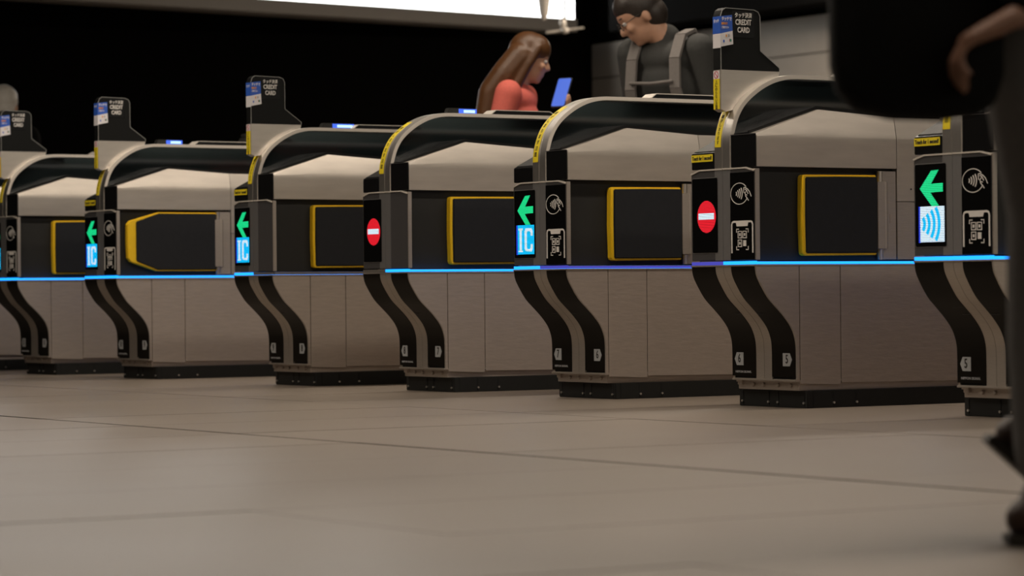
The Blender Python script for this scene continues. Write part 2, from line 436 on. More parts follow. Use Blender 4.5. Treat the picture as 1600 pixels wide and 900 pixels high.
def phone_icon():
    mb = MB(); x0, x1 = -.0032, -.0024
    out = [(-.0435, .453), (-.0435, .532)]+arc(-.0535, .533, .010, .010, 0, 90, 4)[1:][::1]
    left = [(-.044, .452), (-.044, .534), (-.047, .5405), (-.053, .5425), (-.135, .5425), (-.141, .5405), (-.1445, .534), (-.1445, .452)]
    ribbon(mb, left, .0055, x0, x1)
    mb.prism([(-.064, .5415), (-.068, .529), (-.120, .529), (-.124, .5415)], x0, x1, 'X')
    for s, yc in ((1, -.067), (-1, -.123)):
        for zc, t_ in ((.521, -1), (.4615, 1)):
            ribbon(mb, [(yc-s*.011, zc), (yc, zc), (yc, zc+t_*.010)], .003, x0, x1)
    for cy, cz in ((-.083, .505), (-.106, .505), (-.083, .480)):
        ribbon(mb, [(cy-.0085, cz-.0095), (cy+.0085, cz-.0095), (cy+.0085, cz+.0095), (cy-.0085, cz+.0095), (cy-.0085, cz-.0105)], .0032, x0, x1)
        mb.box(x0, x1, cy-.0033, cy+.0033, cz-.004, cz+.004)
    mb.box(x0, x1, -.113, -.099, .4715, .4885)
    return mb
def vertical_text(s, size, x, y, ztop, dz):
    """small column of characters that reads downwards on the front face"""
    import functools
    me = None; mb = []
    bmx = bmesh.new()
    for i, c in enumerate(s):
        m_ = text_mesh(c, size, 'F', (x, y, ztop-dz*i)); bmx.from_mesh(m_); bpy.data.meshes.remove(m_)
    me = bpy.data.meshes.new('lettering'); bmx.to_mesh(me); bmx.free(); return me

def ticket_gate(x, yc, label, screen, lights, icons=True, sign=False, wide=False, touch=False, nums=('', ''), lamp=None, sensor=False):
    g = thing('ticket_gate', label, 'ticket gate', (x, yc, 0), 'ticket gates in the row')
    # plinth and neck
    pl = part('plinth', 0, lambda: MB().box(.175, L-.175, -.165, .165, 0, .051).mesh('plinth', bevel=.002), 'plinth', g)
    def slots():
        mb = MB()
        for y in (.146, .019, -.026, -.150): mb.box(.1735, .176, y-.0022, y+.0022, .006, .046)
        for xx in (.27, .355, .80, 1.2): mb.box(xx-.0022, xx+.0022, -.1665, -.163, .006, .046)
        mb.box(.195, .198, -.1665, -.163, .002, .05); return mb
    part('slots', 0, slots, 'slot', pl)['kind'] = 'stuff'
    def bolts():
        mb = MB()
        for y in (.146, .019, -.026, -.150): mb.cyl((.170, y, .015), (.175, y, .015), .0035, .003, 8)
        for xx in (.27, .355, .80, 1.2): mb.cyl((xx, -.170, .015), (xx, -.164, .015), .0035, .003, 8)
        return mb
    part('bolts', 0, bolts, 'steel_bright', pl)['kind'] = 'stuff'
    def neck():
        mb = MB().box(.158, L-.158, -.145, .145, .051, .080)
        mb.box(.150, .172, .118, .140, .064, .080)
        for y in (.07, .02, -.05, -.11): mb.cyl((.152, y, .066), (.160, y, .066), .006, .006, 10)
        return mb.mesh('neck', bevel=.001)
    part('neck', 0, neck, 'steel_low', g)
    # lower body
    part('lower_body', 0, lower_core, 'slot', g)
    part('bottom_rim', 0, lambda: MB().box(.140, .36, -.155, .155, .0775, .084).mesh('bottom_rim', bevel=.001), 'steel', g)
    part('bottom_rim', 1, lambda: MB().box(L-.36, L-.14, -.155, .155, .0775, .084).mesh('bottom_rim', bevel=.001), 'steel', g)
    for s in (-1, 1):
        for a, b_ in ((0, .156), (.156, .307), (.307, .85), (.85, L-.307), (L-.307, L-.156), (L-.156, L)):
            part('side_panel', (s, a), lambda: side_panel(a, b_, s*.148, s*H).mesh('side_panel', bevel=.0008, seg=1), 'steel_low', g)
    for k, (y0, y1, mt) in enumerate(((.0006, .0395, 'steel'), (-.0375, -.0006, 'steel'), (-.1555, -.150, 'steel'))):
        part('front_trim', (k, 0), lambda: front_strip(y0, y1, .0015, .006), mt, g)
    part('front_trim', ('tail', 0), lambda: mirror_x(front_strip(-.155, .155, .0015, .006)), 'steel_low', g)
    for k, (y0, y1) in enumerate(((.0400, .1555), (-.1495, -.0380))):
        st = part('front_strip', k, lambda: front_strip(y0, y1, .0026, .0066, 0, -1), 'strip', g)
        s = 1 if k == 0 else -1
        if nums[k]:
            cy = .1205 if k == 0 else -.1115
            hexa = [(cy+s*.0225, .141), (cy+s*.012, .160), (cy-s*.0205, .160), (cy-s*.0205, .122), (cy+s*.012, .122)]
            part('number_plate', k, lambda: slab(hexa, .1425, .1436, 'X').mesh('number_plate'), 'plate', st)
            part('number', (k, nums[k]), lambda: text_mesh(nums[k], .036, 'F', (.1422, cy-s*.001, .1415), bold=.0004, sx=.78 if len(nums[k]) == 1 else .5), 'ink', st)
        if k == 0: part('maker_name', 0, lambda: text_mesh('NIPPON SIGNAL', .0095, 'F', (.1424, .100, .1025), width=.078, bold=.0002), 'maker', st)
        else: pass
        # faint moulded grip lines half way down
        part('moulded_line', k, lambda: MB().add(*(lambda m_: (m_.v, m_.f))(MB().box(.0720, .0735, s*.07-.018, s*.07+.018, .2920, .2932).box(.0880, .0895, s*.055-.02, s*.055+.014, .2745, .2757))), 'bezel', st)
    # light line
    zl0, zl1 = .4188, .4282
    mt = {'c': 'cyan_on', 'v': 'violet_on', '-': 'strip_off'}
    part('light_strip', (0, lights[0]), lambda: MB().box(-.0025, .01, .0012, .1555, zl0, zl1), mt[lights[0]], g)
    part('light_strip', (1, lights[1]), lambda: MB().box(-.0025, .01, -.1480, -.0012, zl0, zl1), mt[lights[1]], g)
    part('light_strip', (2, lights[2]), lambda: MB().box(.006, L, -.158, -.15, zl0, zl1-.002), mt[lights[2]], g)
    part('light_strip', (3, lights[0]), lambda: MB().box(.006, L, .15, .158, zl0, zl1-.002), mt[lights[0]], g)
    part('steel_lip', 0, lambda: MB().box(-.0035, L, -.1585, .1585, .4135, .4180).mesh('steel_lip', bevel=.0006), 'steel', g)
    # upper body: dark core with recess for the flap
    part('recess', 0, lambda: MB().box(.012, L-.012, -.133, .133, .43, .70), 'recess', g)
    # front bezels
    bl = [(.1575, .4315), (.1575, .686), (.113, .6965), (.0008, .6965), (.0008, .4315)]
    br = [(-.0008, .4315), (-.0008, .6965), (-.110, .6965), (-.1520, .6875), (-.1520, .4315)]
    b0 = part('front_bezel', 0, lambda: slab(bl, 0, .014, 'X').mesh('front_bezel', bevel=.001), 'bezel', g)
    b1 = part('front_bezel', 1, lambda: slab(br, 0, .014, 'X').mesh('front_bezel', bevel=.001), 'bezel', g)
    def edge(pts):
        mb = MB(); ribbon(mb, pts, .0042, -.0034, .012); return mb
    part('bezel_rim', 0, lambda: edge([(.1570, .6868), (.113, .6975), (.0008, .6975)]), 'edge_steel', b0)
    part('bezel_rim', 1, lambda: edge([(-.0008, .6975), (-.110, .6975), (-.1515, .6885)]), 'edge_steel', b1)
    part('bezel_stile', 0, lambda: MB().box(-.0012, .004, .0006, .0395, .4315, .6960), 'trim', b0)
    part('bezel_stile', 1, lambda: MB().box(-.0012, .004, -.0370, -.0006, .4315, .6960), 'trim', b1)
    part('corner_post', -1, lambda: MB().box(.000, .014, -.1575, -.1525, .4315, .694).box(.002, .014, -.156, -.135, .4315, .694).mesh('corner_post', bevel=.0008), 'steel', g)
    part('corner_post', 1, lambda: MB().box(.002, .014, .135, .156, .4315, .694).mesh('corner_post', bevel=.0008), 'steel', g)
    fr = part('screen_frame', 0, lambda: (lambda m_: m_)(slab(rrect(.0245, .1525, .4530, .6755, .006), -.0012, .002, 'X')), 'trim', b0)
    sc = part('display_screen', 0, lambda: slab(rrect(.0262, .1508, .4550, .6735, .005), -.0021, .002, 'X'), 'screen', b0)
    if screen in ('ic', 'wave'):
        part('arrow_sign', 0, arrow, 'led_green', b0, label='lit green arrow pointing left')
        if screen == 'ic':
            part('screen_field', 'ic', lambda: slab(up_to(.17, .945, .05, .485), -.0035, -.0022, 'X'), 'led_cyan', b0)
            part('screen_edge', 'ic', lambda: slab(up_to(.10, .17, .04, .485), -.0035, -.0022, 'X'), 'led_blue', b0)
            part('letters', 'ic', ic_letters, 'led_white', b0)
        else:
            part('screen_field', 'w', lambda: slab(up_to(.17, .945, .05, .485), -.0035, -.0022, 'X'), 'led_white', b0)
            part('screen_edge', 'w', lambda: slab(up_to(.12, .17, .04, .485), -.0035, -.0022, 'X'), 'led_blue', b0)
            part('wave_symbol', 'w', waves, 'led_cyan', b0)
    elif screen == 'stop':
        part('no_entry_disc', 0, lambda: slab(arc(.0795, .5605, .0455, .0470, 0, 352.5, 47), -.0032, -.0022, 'X'), 'led_red', b0, label='lit red no-entry disc')
        part('no_entry_bar', 0, lambda: slab([(.117, .552), (.042, .552), (.042, .571), (.117, .571)], -.0046, -.0034, 'X'), 'led_white', b0)
    if icons:
        part('icon_panel', 0, lambda: MB().box(-.0020, .004, -.1495, -.0365, .4325, .6850), 'screen', b1)
        part('touch_symbol', 0, touch_icon, 'white', b1)
        part('phone_symbol', 0, phone_icon, 'white', b1)
    # reader block on the left, taller black block on the right
    rd = [(0, .700), (0, .747), (.085, .790), (.25, .868), (.30, .86), (.30, .700)]
    rb = part('reader_block', 0, lambda: slab(rd, .0400, .1555, 'Y').mesh('reader_block', bevel=.0015), 'black', g)
    part('reader_plate', 0, lambda: MB().prism([(.008, .7520), (.008, .7535), (.083, .7915), (.083, .7895)], .046, .150), 'plinth', rb)
    if screen == 'wave': part('reader_glow', 0, lambda: MB().prism([(.050, .7737), (.050, .7752), (.080, .7903), (.080, .7888)], .050, .085), 'lamp_blue', rb)
    ub = [(0, .700), (0, .7935), (.0035, .7950), (.0035, .700)]
    part('upper_block', 0, lambda: slab(ub, -.1555, -.0385, 'Y').mesh('upper_block', bevel=.0012), 'black', g)
    part('upper_block_rim', 0, lambda: MB().box(-.001, .002, -.156, -.0385, .7935, .7955), 'bezel', g)
    if touch:
        part('touch_sticker', 0, lambda: slab(rrect(.050, .1545, .7225, .7435, .0015), -.0009, .001, 'X'), 'sticker', rb)
        part('touch_lettering', 0, lambda: text_mesh('Touch for 1 second!', .0155, 'F', (-.0012, .1022, .7328), width=.096, bold=.0005), 'ink', rb)
    # roof
    def deck():
        top = [(.012, .700), (.012, .800), (.25, .880), (.523, .8625), (L-.523, .8625), (L-.25, .880), (L-.012, .800), (L-.012, .700)]
        top2 = [(.012, .700), (.012, .744), (.09, .786), (.25, .873)]+top[3:]
        return MB().prism(top, -.118, .036).prism(top2, .036, .118).mesh('roof_deck', bevel=.001)
    part('roof_deck', 0, deck, 'black', g)
    def ridge():
        mb = MB()
        pl = [(.004, .7965), (.25, .8735), (.523, .8560), (L-.523, .8560)]
        for (a, za), (b_, zb) in zip(pl, pl[1:]):
            mb.prism([(a, za), (b_, zb), (b_, zb+.0075), (a, za+.0075)], -.1220, -.1165)
        return mb
    part('roof_edge', 0, ridge, 'black', g)
    for s in (-1, 1):
        part('roof_cover', (s, 0), lambda: roof_piece(.004 if s < 0 else .086, .523, s).mesh('roof_cover', ang=14), 'steel_cap', g)
        part('roof_cover', (s, 1), lambda: roof_piece(.523, L-.523, s, z0=.604).mesh('roof_cover', ang=14), 'steel_cap', g)
        part('roof_cover', (s, 2), lambda: mirror_x(roof_piece(.004, .523, s)).mesh('roof_cover', ang=14), 'steel_cap', g)
        part('hinge_panel', s, lambda: MB().box(.4745, .522, s*.14, s*.152, .4315, .692).mesh('hinge_panel', bevel=.0008), 'steel', g)
        part('latch', s, lambda: MB().box(.4975, .5065, s*.15, s*.1535, .538, .566).mesh('latch', bevel=.001), 'steel_low', g)
        part('rear_panel', s, lambda: MB().box(.524, .850, s*.14, s*H, .4315, .602).mesh('rear_panel', bevel=.0008), 'steel', g)
        part('rear_panel', (s, 2), lambda: MB().box(.852, L-.014, s*.14, s*H, .4315, .602).mesh('rear_panel', bevel=.0008), 'steel', g)
        part('keyhole', s, lambda: MB().cyl((.577, s*.154, .640), (.577, s*.1568, .640), .0028, n=10), 'slot', g)
        flap_parts(g, wide if s < 0 else False, s)
    # arch: two bands with a seam, then smoked glass below
    full = ARC+mirr(ARC); fulli = ARCI+mirr(ARCI)
    for k, (y0, y1) in enumerate(((.0006, .0395), (-.0375, -.0006))):
        a = part('arch_band', k, lambda: MB().strip(full, fulli, y0, y1).mesh('arch_band', bevel=.0015, ang=25), 'steel_bright', g)
        if k == 0: band = a
        else: part('band_edge', 0, lambda: MB().strip(offset(full, .0004), offset(full, .0118), -.0385, -.0372), 'edge_steel', a)
    gl = [(x, z) for x, z in fulli if z > .775]
    part('glass_panel', 0, lambda: MB().prism([(.022, .78)]+gl+[(L-.022, .78)], -.006, .006), 'glass', g)
    # yellow warning sticker following the left band
    i0 = min(range(len(ARC)), key=lambda i: abs(ARC[i][1]-.757) + (ARC[i][0] > .1))
    i1 = min(range(len(ARC)), key=lambda i: abs(ARC[i][1]-(.868 if sign else .944)))
    stp = ARC[i0:i1+1]
    ws = part('warning_sticker', sign, lambda: MB().strip(offset(stp, -.0008), offset(stp, .0005), .0075, .0355), 'sticker', band)
    def marks():
        bm = bmesh.new(); s = '扉がしまります注意'; n = len(s)
        lens = [0]
        for p, q in zip(stp, stp[1:]): lens.append(lens[-1]+math.dist(p, q))
        for i, c in enumerate(s if not sign else s[:7]):
            d = lens[-1]*(.86-(i+.5)/(n if not sign else 7)*.80)
            j = max(k_ for k_ in range(len(lens)-1) if lens[k_] <= d); f = (d-lens[j])/(lens[j+1]-lens[j])
            px = stp[j][0]+(stp[j+1][0]-stp[j][0])*f; pz = stp[j][1]+(stp[j+1][1]-stp[j][1])*f
            ta = math.atan2(stp[j+1][0]-stp[j][0], stp[j+1][1]-stp[j][1])
            m_ = text_mesh(c, .0165 if not sign else .013, 'F')
            m_.transform(Matrix.Translation((px, .0215, pz)) @ Matrix.Rotation(ta, 4, 'Y') @ Matrix.Translation((-.0011, 0, 0)))
            bm.from_mesh(m_); bpy.data.meshes.remove(m_)
        me = bpy.data.meshes.new('lettering'); bm.to_mesh(me); bm.free(); return me
    part('lettering', ('w', sign), marks, 'ink', band)
    def tri():
        d = stp[-1]; e = stp[-3]; ta = math.atan2(d[0]-e[0], d[1]-e[1])
        mb = MB(); mb.prism([(.012, -.013), (-.012, -.013), (0, .006)], -.0016, -.0010, 'X'); mb.box(-.0013, -.0010, -.014, .014, -.0165, -.0155)
        me = mb.mesh('warning_triangle', smooth=False); k_ = (-4 if not sign else -1); q = stp[k_]
        me.transform(Matrix.Translation((q[0], .0215, q[1]-.004)) @ Matrix.Rotation(ta, 4, 'Y')); return me
    part('warning_triangle', sign, tri, 'ink', band)
    # items on the rail
    lid = [(.420, .9765), (.440, .9905), (.668, .9905), (.692, .9765)]
    ld_ = part('reader_lid', 0, lambda: MB().prism(lid, -.030, .030).mesh('reader_lid', bevel=.001), 'black', g)
    def rim():
        mb = MB(); P = lid
        for a, b_ in zip(P, P[1:]):
            d = Vector((b_[0]-a[0], b_[1]-a[1])).normalized(); n = Vector((-d.y, d.x))*.0026
            mb.prism([a, b_, (b_[0]+n.x, b_[1]+n.y), (a[0]+n.x, a[1]+n.y)], -.031, .031)
        return mb
    part('lid_rim', 0, rim, 'edge_steel', ld_)
    if lamp:
        x0, x1 = lamp
        lh = part('rail_display', lamp, lambda: MB().prism([(x0, .977), (x0+.008, .998), (x1-.02, .998), (x1, .982), (x1, .977)], .004, .034).mesh('rail_display', bevel=.002), 'recess', g)
        part('lamp_surround', lamp, lambda: MB().box(x0+.045, x1-.006, .0025, .006, .979, .9955), 'lamp_blue', lh)
        part('lamp_window', lamp, lambda: MB().box(x0+.065, x1-.014, .0012, .0028, .982, .9915), 'lamp_ice', lh)
    if sensor:
        part('sensor_head', 0, lambda: MB().box(.655, .705, -.025, .025, .977, 1.012).box(.662, .70, -.02, .02, 1.012, 1.03).mesh('sensor_head', bevel=.004), 'recess', g)
    # payment sign standing on the arch
    if sign:
        outl = [(-.012, .988), (-.012, 1.145), (-.006, 1.160), (.006, 1.168), (.110, 1.166), (.126, 1.160), (.133, 1.146), (.1335, 1.046), (.203, .998), (.203, .988)]
        sb = part('sign_board', 0, lambda: MB().prism(outl, -.010, .026).mesh('sign_board', bevel=.0008), 'signboard', g, label='black board reading CREDIT CARD')
        def sedge():
            mb = MB(); c_ = outl
            pl = outl
            for a, b_ in zip(pl, pl[1:]):
                d = Vector((b_[0]-a[0], b_[1]-a[1])).normalized(); n = Vector((d.y, -d.x))*.0018
                mb.prism([a, b_, (b_[0]+n.x, b_[1]+n.y), (a[0]+n.x, a[1]+n.y)], -.0112, -.0098)
            return mb
        part('board_rim', 0, sedge, 'signedge', sb)
        part('sign_backing', 0, lambda: slab(rrect(.030, .110, 1.083, 1.160, .002), -.0106, -.0098, 'Y'), 'black', sb)
        part('japanese_lettering', 0, lambda: text_mesh('タッチ決済', .016, 'S', (.0705, -.0111, 1.1465), width=.062, bold=.0002), 'white', sb)
        part('english_lettering', 0, lambda: text_mesh('CREDIT', .0225, 'S', (.0705, -.0111, 1.1265), width=.058, bold=.0005), 'white', sb)
        part('english_lettering', 1, lambda: text_mesh('CARD', .0225, 'S', (.0710, -.0111, 1.1040), width=.044, bold=.0005), 'white', sb)
        # sticker folded round the front edge of the board
        def stick(x0, x1, z0, z1):
            k = .012
            return [(x0, z0-k*.4), (x1, z0+k*.5), (x1-.003, z1+k*.3), (x0, z1-k*.2)]
        part('info_sticker', 'b', lambda: MB().prism([(-.0135, 1.0915), (.0300, 1.1010), (.0285, 1.1470), (-.0135, 1.1420)], -.0128, -.0118).box(-.0145, -.0132, -.0128, .024, 1.0915, 1.142), 'blue', sb)
        part('info_sticker', 'w', lambda: MB().prism([(-.0135, 1.0530), (.0320, 1.0620), (.0300, 1.1010), (-.0135, 1.0915)], -.0128, -.0118).box(-.0145, -.0132, -.0128, .024, 1.050, 1.0915), 'paper', sb)
        part('sticker_lettering', 0, lambda: text_mesh('タッチで', .0125, 'S', (.0085, -.0131, 1.1345), width=.036, bold=.0004, depth=.0002), 'paper', sb)
        part('sticker_lettering', 1, lambda: text_mesh('乗車可能', .0085, 'S', (.0010, -.0131, 1.1205), width=.022, bold=.0003, depth=.0002), 'orange', sb)
        part('sticker_lettering', 2, lambda: text_mesh('ご利用下さい', .0075, 'S', (.003, -.0131, 1.1095), width=.026, bold=.0002, depth=.0002), 'paper', sb)
        part('sticker_lettering', 3, lambda: text_mesh('タッチ', .0125, 'F', (-.0147, .0065, 1.128), width=.026, bold=.0004, depth=.0002), 'paper', sb)
        part('card_mark', 0, lambda: MB().box(.0050, .0090, -.0133, -.0127, 1.082, 1.0895), 'orange', sb)
        part('card_mark', 1, lambda: MB().box(.0130, .0195, -.0133, -.0127, 1.0835, 1.087).box(.0130, .0195, -.0133, -.0127, 1.0885, 1.0905), 'maker', sb)
        part('card_mark', 2, lambda: MB().box(-.0045, .0005, -.0133, -.0127, 1.066, 1.0735), 'blue', sb)
        part('card_mark', 3, lambda: MB().box(.0195, .0255, -.0133, -.0127, 1.069, 1.077), 'teal', sb)
        part('card_mark', 4, lambda: MB().box(.0178, .0195, -.0133, -.0127, 1.069, 1.077), 'red', sb)
        # steel bracket between arch and board
        j0 = min(range(len(ARC)), key=lambda i: abs(ARC[i][1]-.872)); j1 = min(range(len(ARC)), key=lambda i: abs(ARC[i][0]-.205))
        low = ARC[j0:j1+1]
        br_ = [(.203, .987), (-.012, .987), (-.012, .872), (.004, .864)]+low
        bk = part('sign_bracket', 0, lambda: MB().prism(br_, -.010, .026).mesh('sign_bracket', bevel=.0008), 'steel_cap', g)
        part('bracket_sticker', 'y', lambda: MB().box(-.0135, -.0118, -.004, .0245, .872, .9605), 'sticker', bk)
        part('bracket_sticker', 'w', lambda: MB().box(-.0135, -.0118, -.004, .0245, .9605, .9845), 'paper', bk)
        part('prohibition_mark', 0, lambda: (lambda m_: (ribbon(m_, [(.017, .979), (.004, .966)], .002, -.0142, -.0136), m_)[1])(ring(.0103, .9725, .0095, .0095, .0018, -.0142, -.0136, 24)), 'red', bk)
        part('lettering', 'v', lambda: vertical_text('上にのらない注意', .0125, -.0137, .0103, .952, .0108), 'ink', bk)
    return g

GY = {'5': -.0302, '6': 1.0023, '7': 2.0389, '8': 3.0080, '9': 3.9997, '10': 5.3392, '11': 6.3282, '12': 7.32}
GX = {'5': -.0238, '6': -.0088, '7': .0262, '8': .0124, '9': .0118, '10': -.0016, '11': -.0163, '12': -.02}
def G(k, *a, **kw): return ticket_gate(GX[k], GY[k]-H, *a, **kw)
G('5', 'nearest ticket gate at right edge, green arrow over white wave screen, number plate 5', 'wave', 'ccc', touch=True, nums=('5', '4'))
G('6', 'ticket gate with red no-entry screen, CREDIT CARD sign, number plates 6 and 5', 'stop', 'vcc', sign=True, touch=True, nums=('6', '5'))
G('7', 'ticket gate with green arrow and IC screen, number plates 7 and 6, no sign', 'ic', 'cvv', nums=('7', '6'))
G('8', 'ticket gate with red no-entry screen, plain grey right front panel, number plates 8 and 7', 'stop', '-cc', icons=False, nums=('8', '7'), lamp=(.26, .385))
G('9', 'ticket gate with CREDIT CARD sign, IC screen, plain grey front panel, unlit strip', 'ic', 'c--', icons=False, sign=True, touch=True, nums=('9', '8'), lamp=(.30, .445))
G('10', 'ticket gate with CREDIT CARD sign and large pointed yellow-edged flap beside the wide lane', 'ic', 'ccc', sign=True, wide=True, touch=True, nums=('10', '9'), lamp=(.26, .385), sensor=True)
G('11', 'leftmost ticket gate showing its CREDIT CARD sign, cut by the left picture edge', 'ic', 'ccc', sign=True, touch=True, nums=('11', '10'))
G('12', 'ticket gate beyond the leftmost sign, only its lower corner showing at left edge', 'ic', 'ccc', nums=('12', '11'))
# ------------------------------------------------------------------ people
def ball(mb, c, r, n=16, m=10, rot=None):
    vs = [];
    for i in range(1, m):
        a = PI*i/m
        for j in range(n):
            b_ = 2*PI*j/n; p = Vector((math.sin(a)*math.cos(b_)*r[0], math.sin(a)*math.sin(b_)*r[1], math.cos(a)*r[2]))
            vs.append(p)
    vs += [Vector((0, 0, r[2])), Vector((0, 0, -r[2]))]
    if rot: vs = [rot @ p for p in vs]
    vs = [p+Vector(c) for p in vs]; fs = []
    for i in range(m-2):
        for j in range(n): fs.append((i*n+j, i*n+(j+1) % n, (i+1)*n+(j+1) % n, (i+1)*n+j))
    t_, b2 = len(vs)-2, len(vs)-1
    for j in range(n): fs.append((t_, (j+1) % n, j)); fs.append((b2, (m-2)*n+j, (m-2)*n+(j+1) % n))
    mb.add(vs, fs)
def caps(mb, *ch):
    """chain of tapered segments ((x,y,z), r), ..."""
    for (p, r0), (q, r1) in zip(ch, ch[1:]):
        mb.cyl(p, q, r0, r1, 14); ball(mb, q, (r1,)*3, 12, 8)
    ball(mb, ch[0][0], (ch[0][1],)*3, 12, 8)
def fused(name, mb, voxel, smooth=6, cut=None):
    me = mb.mesh('raw', smooth=False); o = bpy.data.objects.new('raw', me); C.objects.link(o)
    r = o.modifiers.new('r', 'REMESH'); r.mode = 'VOXEL'; r.voxel_size = voxel; r.use_smooth_shade = True
    if smooth:
        s = o.modifiers.new('s', 'SMOOTH'); s.factor = .5; s.iterations = smooth
    dg = bpy.context.evaluated_depsgraph_get(); out = bpy.data.meshes.new_from_object(o.evaluated_get(dg)); out.name = name
    bpy.data.objects.remove(o); bpy.data.meshes.remove(me)
    if cut:
        bm = bmesh.new(); bm.from_mesh(out); bmesh.ops.delete(bm, geom=[f for f in bm.faces if cut(f.calc_center_median())], context='FACES')
        bm.to_mesh(out); bm.free()
    for p in out.polygons: p.use_smooth = True
    return out
def ik(a, c, l1, l2, hint):
    a, c, hint = Vector(a), Vector(c), Vector(hint); d = c-a; n = min(d.length, (l1+l2)*.999); u = d.normalized()
    x = (l1*l1-l2*l2+n*n)/(2*n); h = math.sqrt(max(l1*l1-x*x, 0)); p = (hint-u*hint.dot(u)).normalized()
    return a+u*x+p*h
def hand(mb, wrist, d, side, curl=.5, s=1.):
    """palm with four fingers and a thumb; d = finger direction, side = direction of the thumb"""
    wv = Vector(wrist); d = Vector(d).normalized(); t = Vector(side); t = (t-d*t.dot(d)).normalized(); n = d.cross(t)
    for i, (off, l, r) in enumerate(((.030, .072, .0085), (.010, .080, .009), (-.010, .074, .0085), (-.029, .058, .0075))):
        base = wv+d*.085*s+t*off*s
        caps(mb, (wv+d*.012*s+t*off*.6*s, .017*s), (wv+d*.055*s+t*off*.9*s, .014*s), (base, .0115*s))
        p = base; a = curl*.5
        dirv = d
        for k, f in enumerate((.45, .31, .24)):
            a2 = curl*(.45+.5*k); dirv = (d*math.cos(a2)+n*math.sin(a2)).normalized(); q = p+dirv*l*f*s
            caps(mb, (p, r*(1-.07*k)*s), (q, r*(1-.07*(k+1))*s)); p = q
    p0 = wv+d*.02*s+t*.022*s; p1 = wv+d*.055*s+t*.050*s+n*.012*s; p2 = p1+(d*.8+t*.35+n*.35).normalized()*.032*s; p3 = p2+(d+t*.05+n*.4).normalized()*.026*s
    caps(mb, (p0, .015*s), (p1, .011*s), (p2, .0100*s), (p3, .0085*s))
def human(label, loc, rz, S=1., lean=0., head_pitch=0., head_yaw=0., hands=None, feet=None, hair='short', cloth='cloth_dark', trous='cloth_grey',
          hairm='hair_black', voxel=.0075, shoe='shoe_black', hand_dirs=None, sock=None, group=None, sleeve=True, wide_leg=1., skin='skin_tone', curls=(.55, .55)):
    root = thing('person', label, 'person', loc, group, rz)
    hip = Vector((0, 0, .90)); Rl = Matrix.Rotation(lean, 3, 'Y')
    def T(p): return (Rl @ (Vector(p)-hip)+hip)*S
    nb = T((0, 0, 1.43)); hc0 = T((.025, 0, 1.56))
    Rh = Matrix.Rotation(head_yaw, 3, 'Z') @ Matrix.Rotation(lean+head_pitch, 3, 'Y')
    hc = nb+Rh @ (Vector((.03, 0, .135))*S)
    def Hd(p): return hc+Rh @ (Vector(p)*S)
    feet = feet or [((.05, .10, .0), 0), ((-.03, -.10, .0), 0)]
    hands = hands or [(.06, .24, .80), (.06, -.24, .80)]
    hand_dirs = hand_dirs or [((0, 0, -1), (1, 0, 0)), ((0, 0, -1), (1, 0, 0))]
    sh = [T((0, .165, 1.375)), T((0, -.165, 1.375))]
    hp = [Vector((0, .085, .90))*S, Vector((0, -.085, .90))*S]
    body = MB(); J = {}
    # torso
    for p, r in (((0, 0, .95), (.105, .150, .11)), ((0, 0, 1.08), (.095, .130, .13)), ((.005, 0, 1.22), (.108, .155, .14)), ((-.005, 0, 1.34), (.095, .165, .08))):
        ball(body, T(p), [k*S for k in r], 20, 12, Rl)
    caps(body, (T((-.01, 0, 1.38)), .060*S), (nb, .054*S), (Hd((-.012, 0, -.06)), .052*S))
    arms = []
    for k in (0, 1):
        wr_ = Vector(hands[k])*S; el = ik(sh[k], wr_, .285*S, .25*S, (-1, .3 if k == 0 else -.3, -.2)); arms.append((sh[k], el, wr_))
        caps(body, (sh[k], .050*S), (el, .038*S), (wr_, .026*S))
        hand(body, wr_+Vector(hand_dirs[k][0]).normalized()*.01, hand_dirs[k][0], hand_dirs[k][1], curls[k], S)
    legs = []
    for k in (0, 1):
        f, pit = feet[k]; an = (Vector(f)+Vector((0, 0, .085)))*S; kn = ik(hp[k], an, .412*S, .405*S, (1, 0, 0)); legs.append((hp[k], kn, an, pit))
        caps(body, (hp[k], .085*S), (kn, .052*S), (hp[k].lerp(kn, .5)*0+kn.lerp(an, .3), .054*S), (an, .036*S))
        Rf = Matrix.Rotation(pit, 3, 'Y'); toe = an+Rf @ (Vector((.15, 0, -.055))*S); caps(body, (an+Rf @ (Vector((-.03, 0, -.045))*S), .034*S), (toe, .028*S))
    # head: skull, jaw, nose, brow, lips, ears
    ball(body, Hd((0, 0, .025)), [k*S for k in (.095, .076, .098)], 24, 16, Rh)
    ball(body, Hd((.030, 0, -.045)), [k*S for k in (.062, .056, .068)], 20, 14, Rh)
    ball(body, Hd((.062, 0, -.092)), [k*S for k in (.022, .024, .018)], 12, 8, Rh)
    caps(body, (Hd((.086, 0, .012)), .0085*S), (Hd((.106, 0, -.024)), .0135*S)); ball(body, Hd((.096, 0, -.030)), [k*S for k in (.012, .018, .009)], 12, 8, Rh)
    ball(body, Hd((.084, 0, .030)), [k*S for k in (.012, .048, .010)], 14, 8, Rh)
    for z_ in (-.056, -.066): ball(body, Hd((.083, 0, z_)), [k*S for k in (.010, .022, .0055)], 12, 8, Rh)
    for s in (-1, 1):
        ball(body, Hd((-.008, s*.078, -.012)), [k*S for k in (.018, .008, .031)], 12, 10, Rh)
        ball(body, Hd((.070, s*.040, -.022)), [k*S for k in (.022, .022, .020)], 12, 8, Rh)
    # body colour is skin
    part('body', label, lambda: fused('body', body, voxel, 3), skin, root)
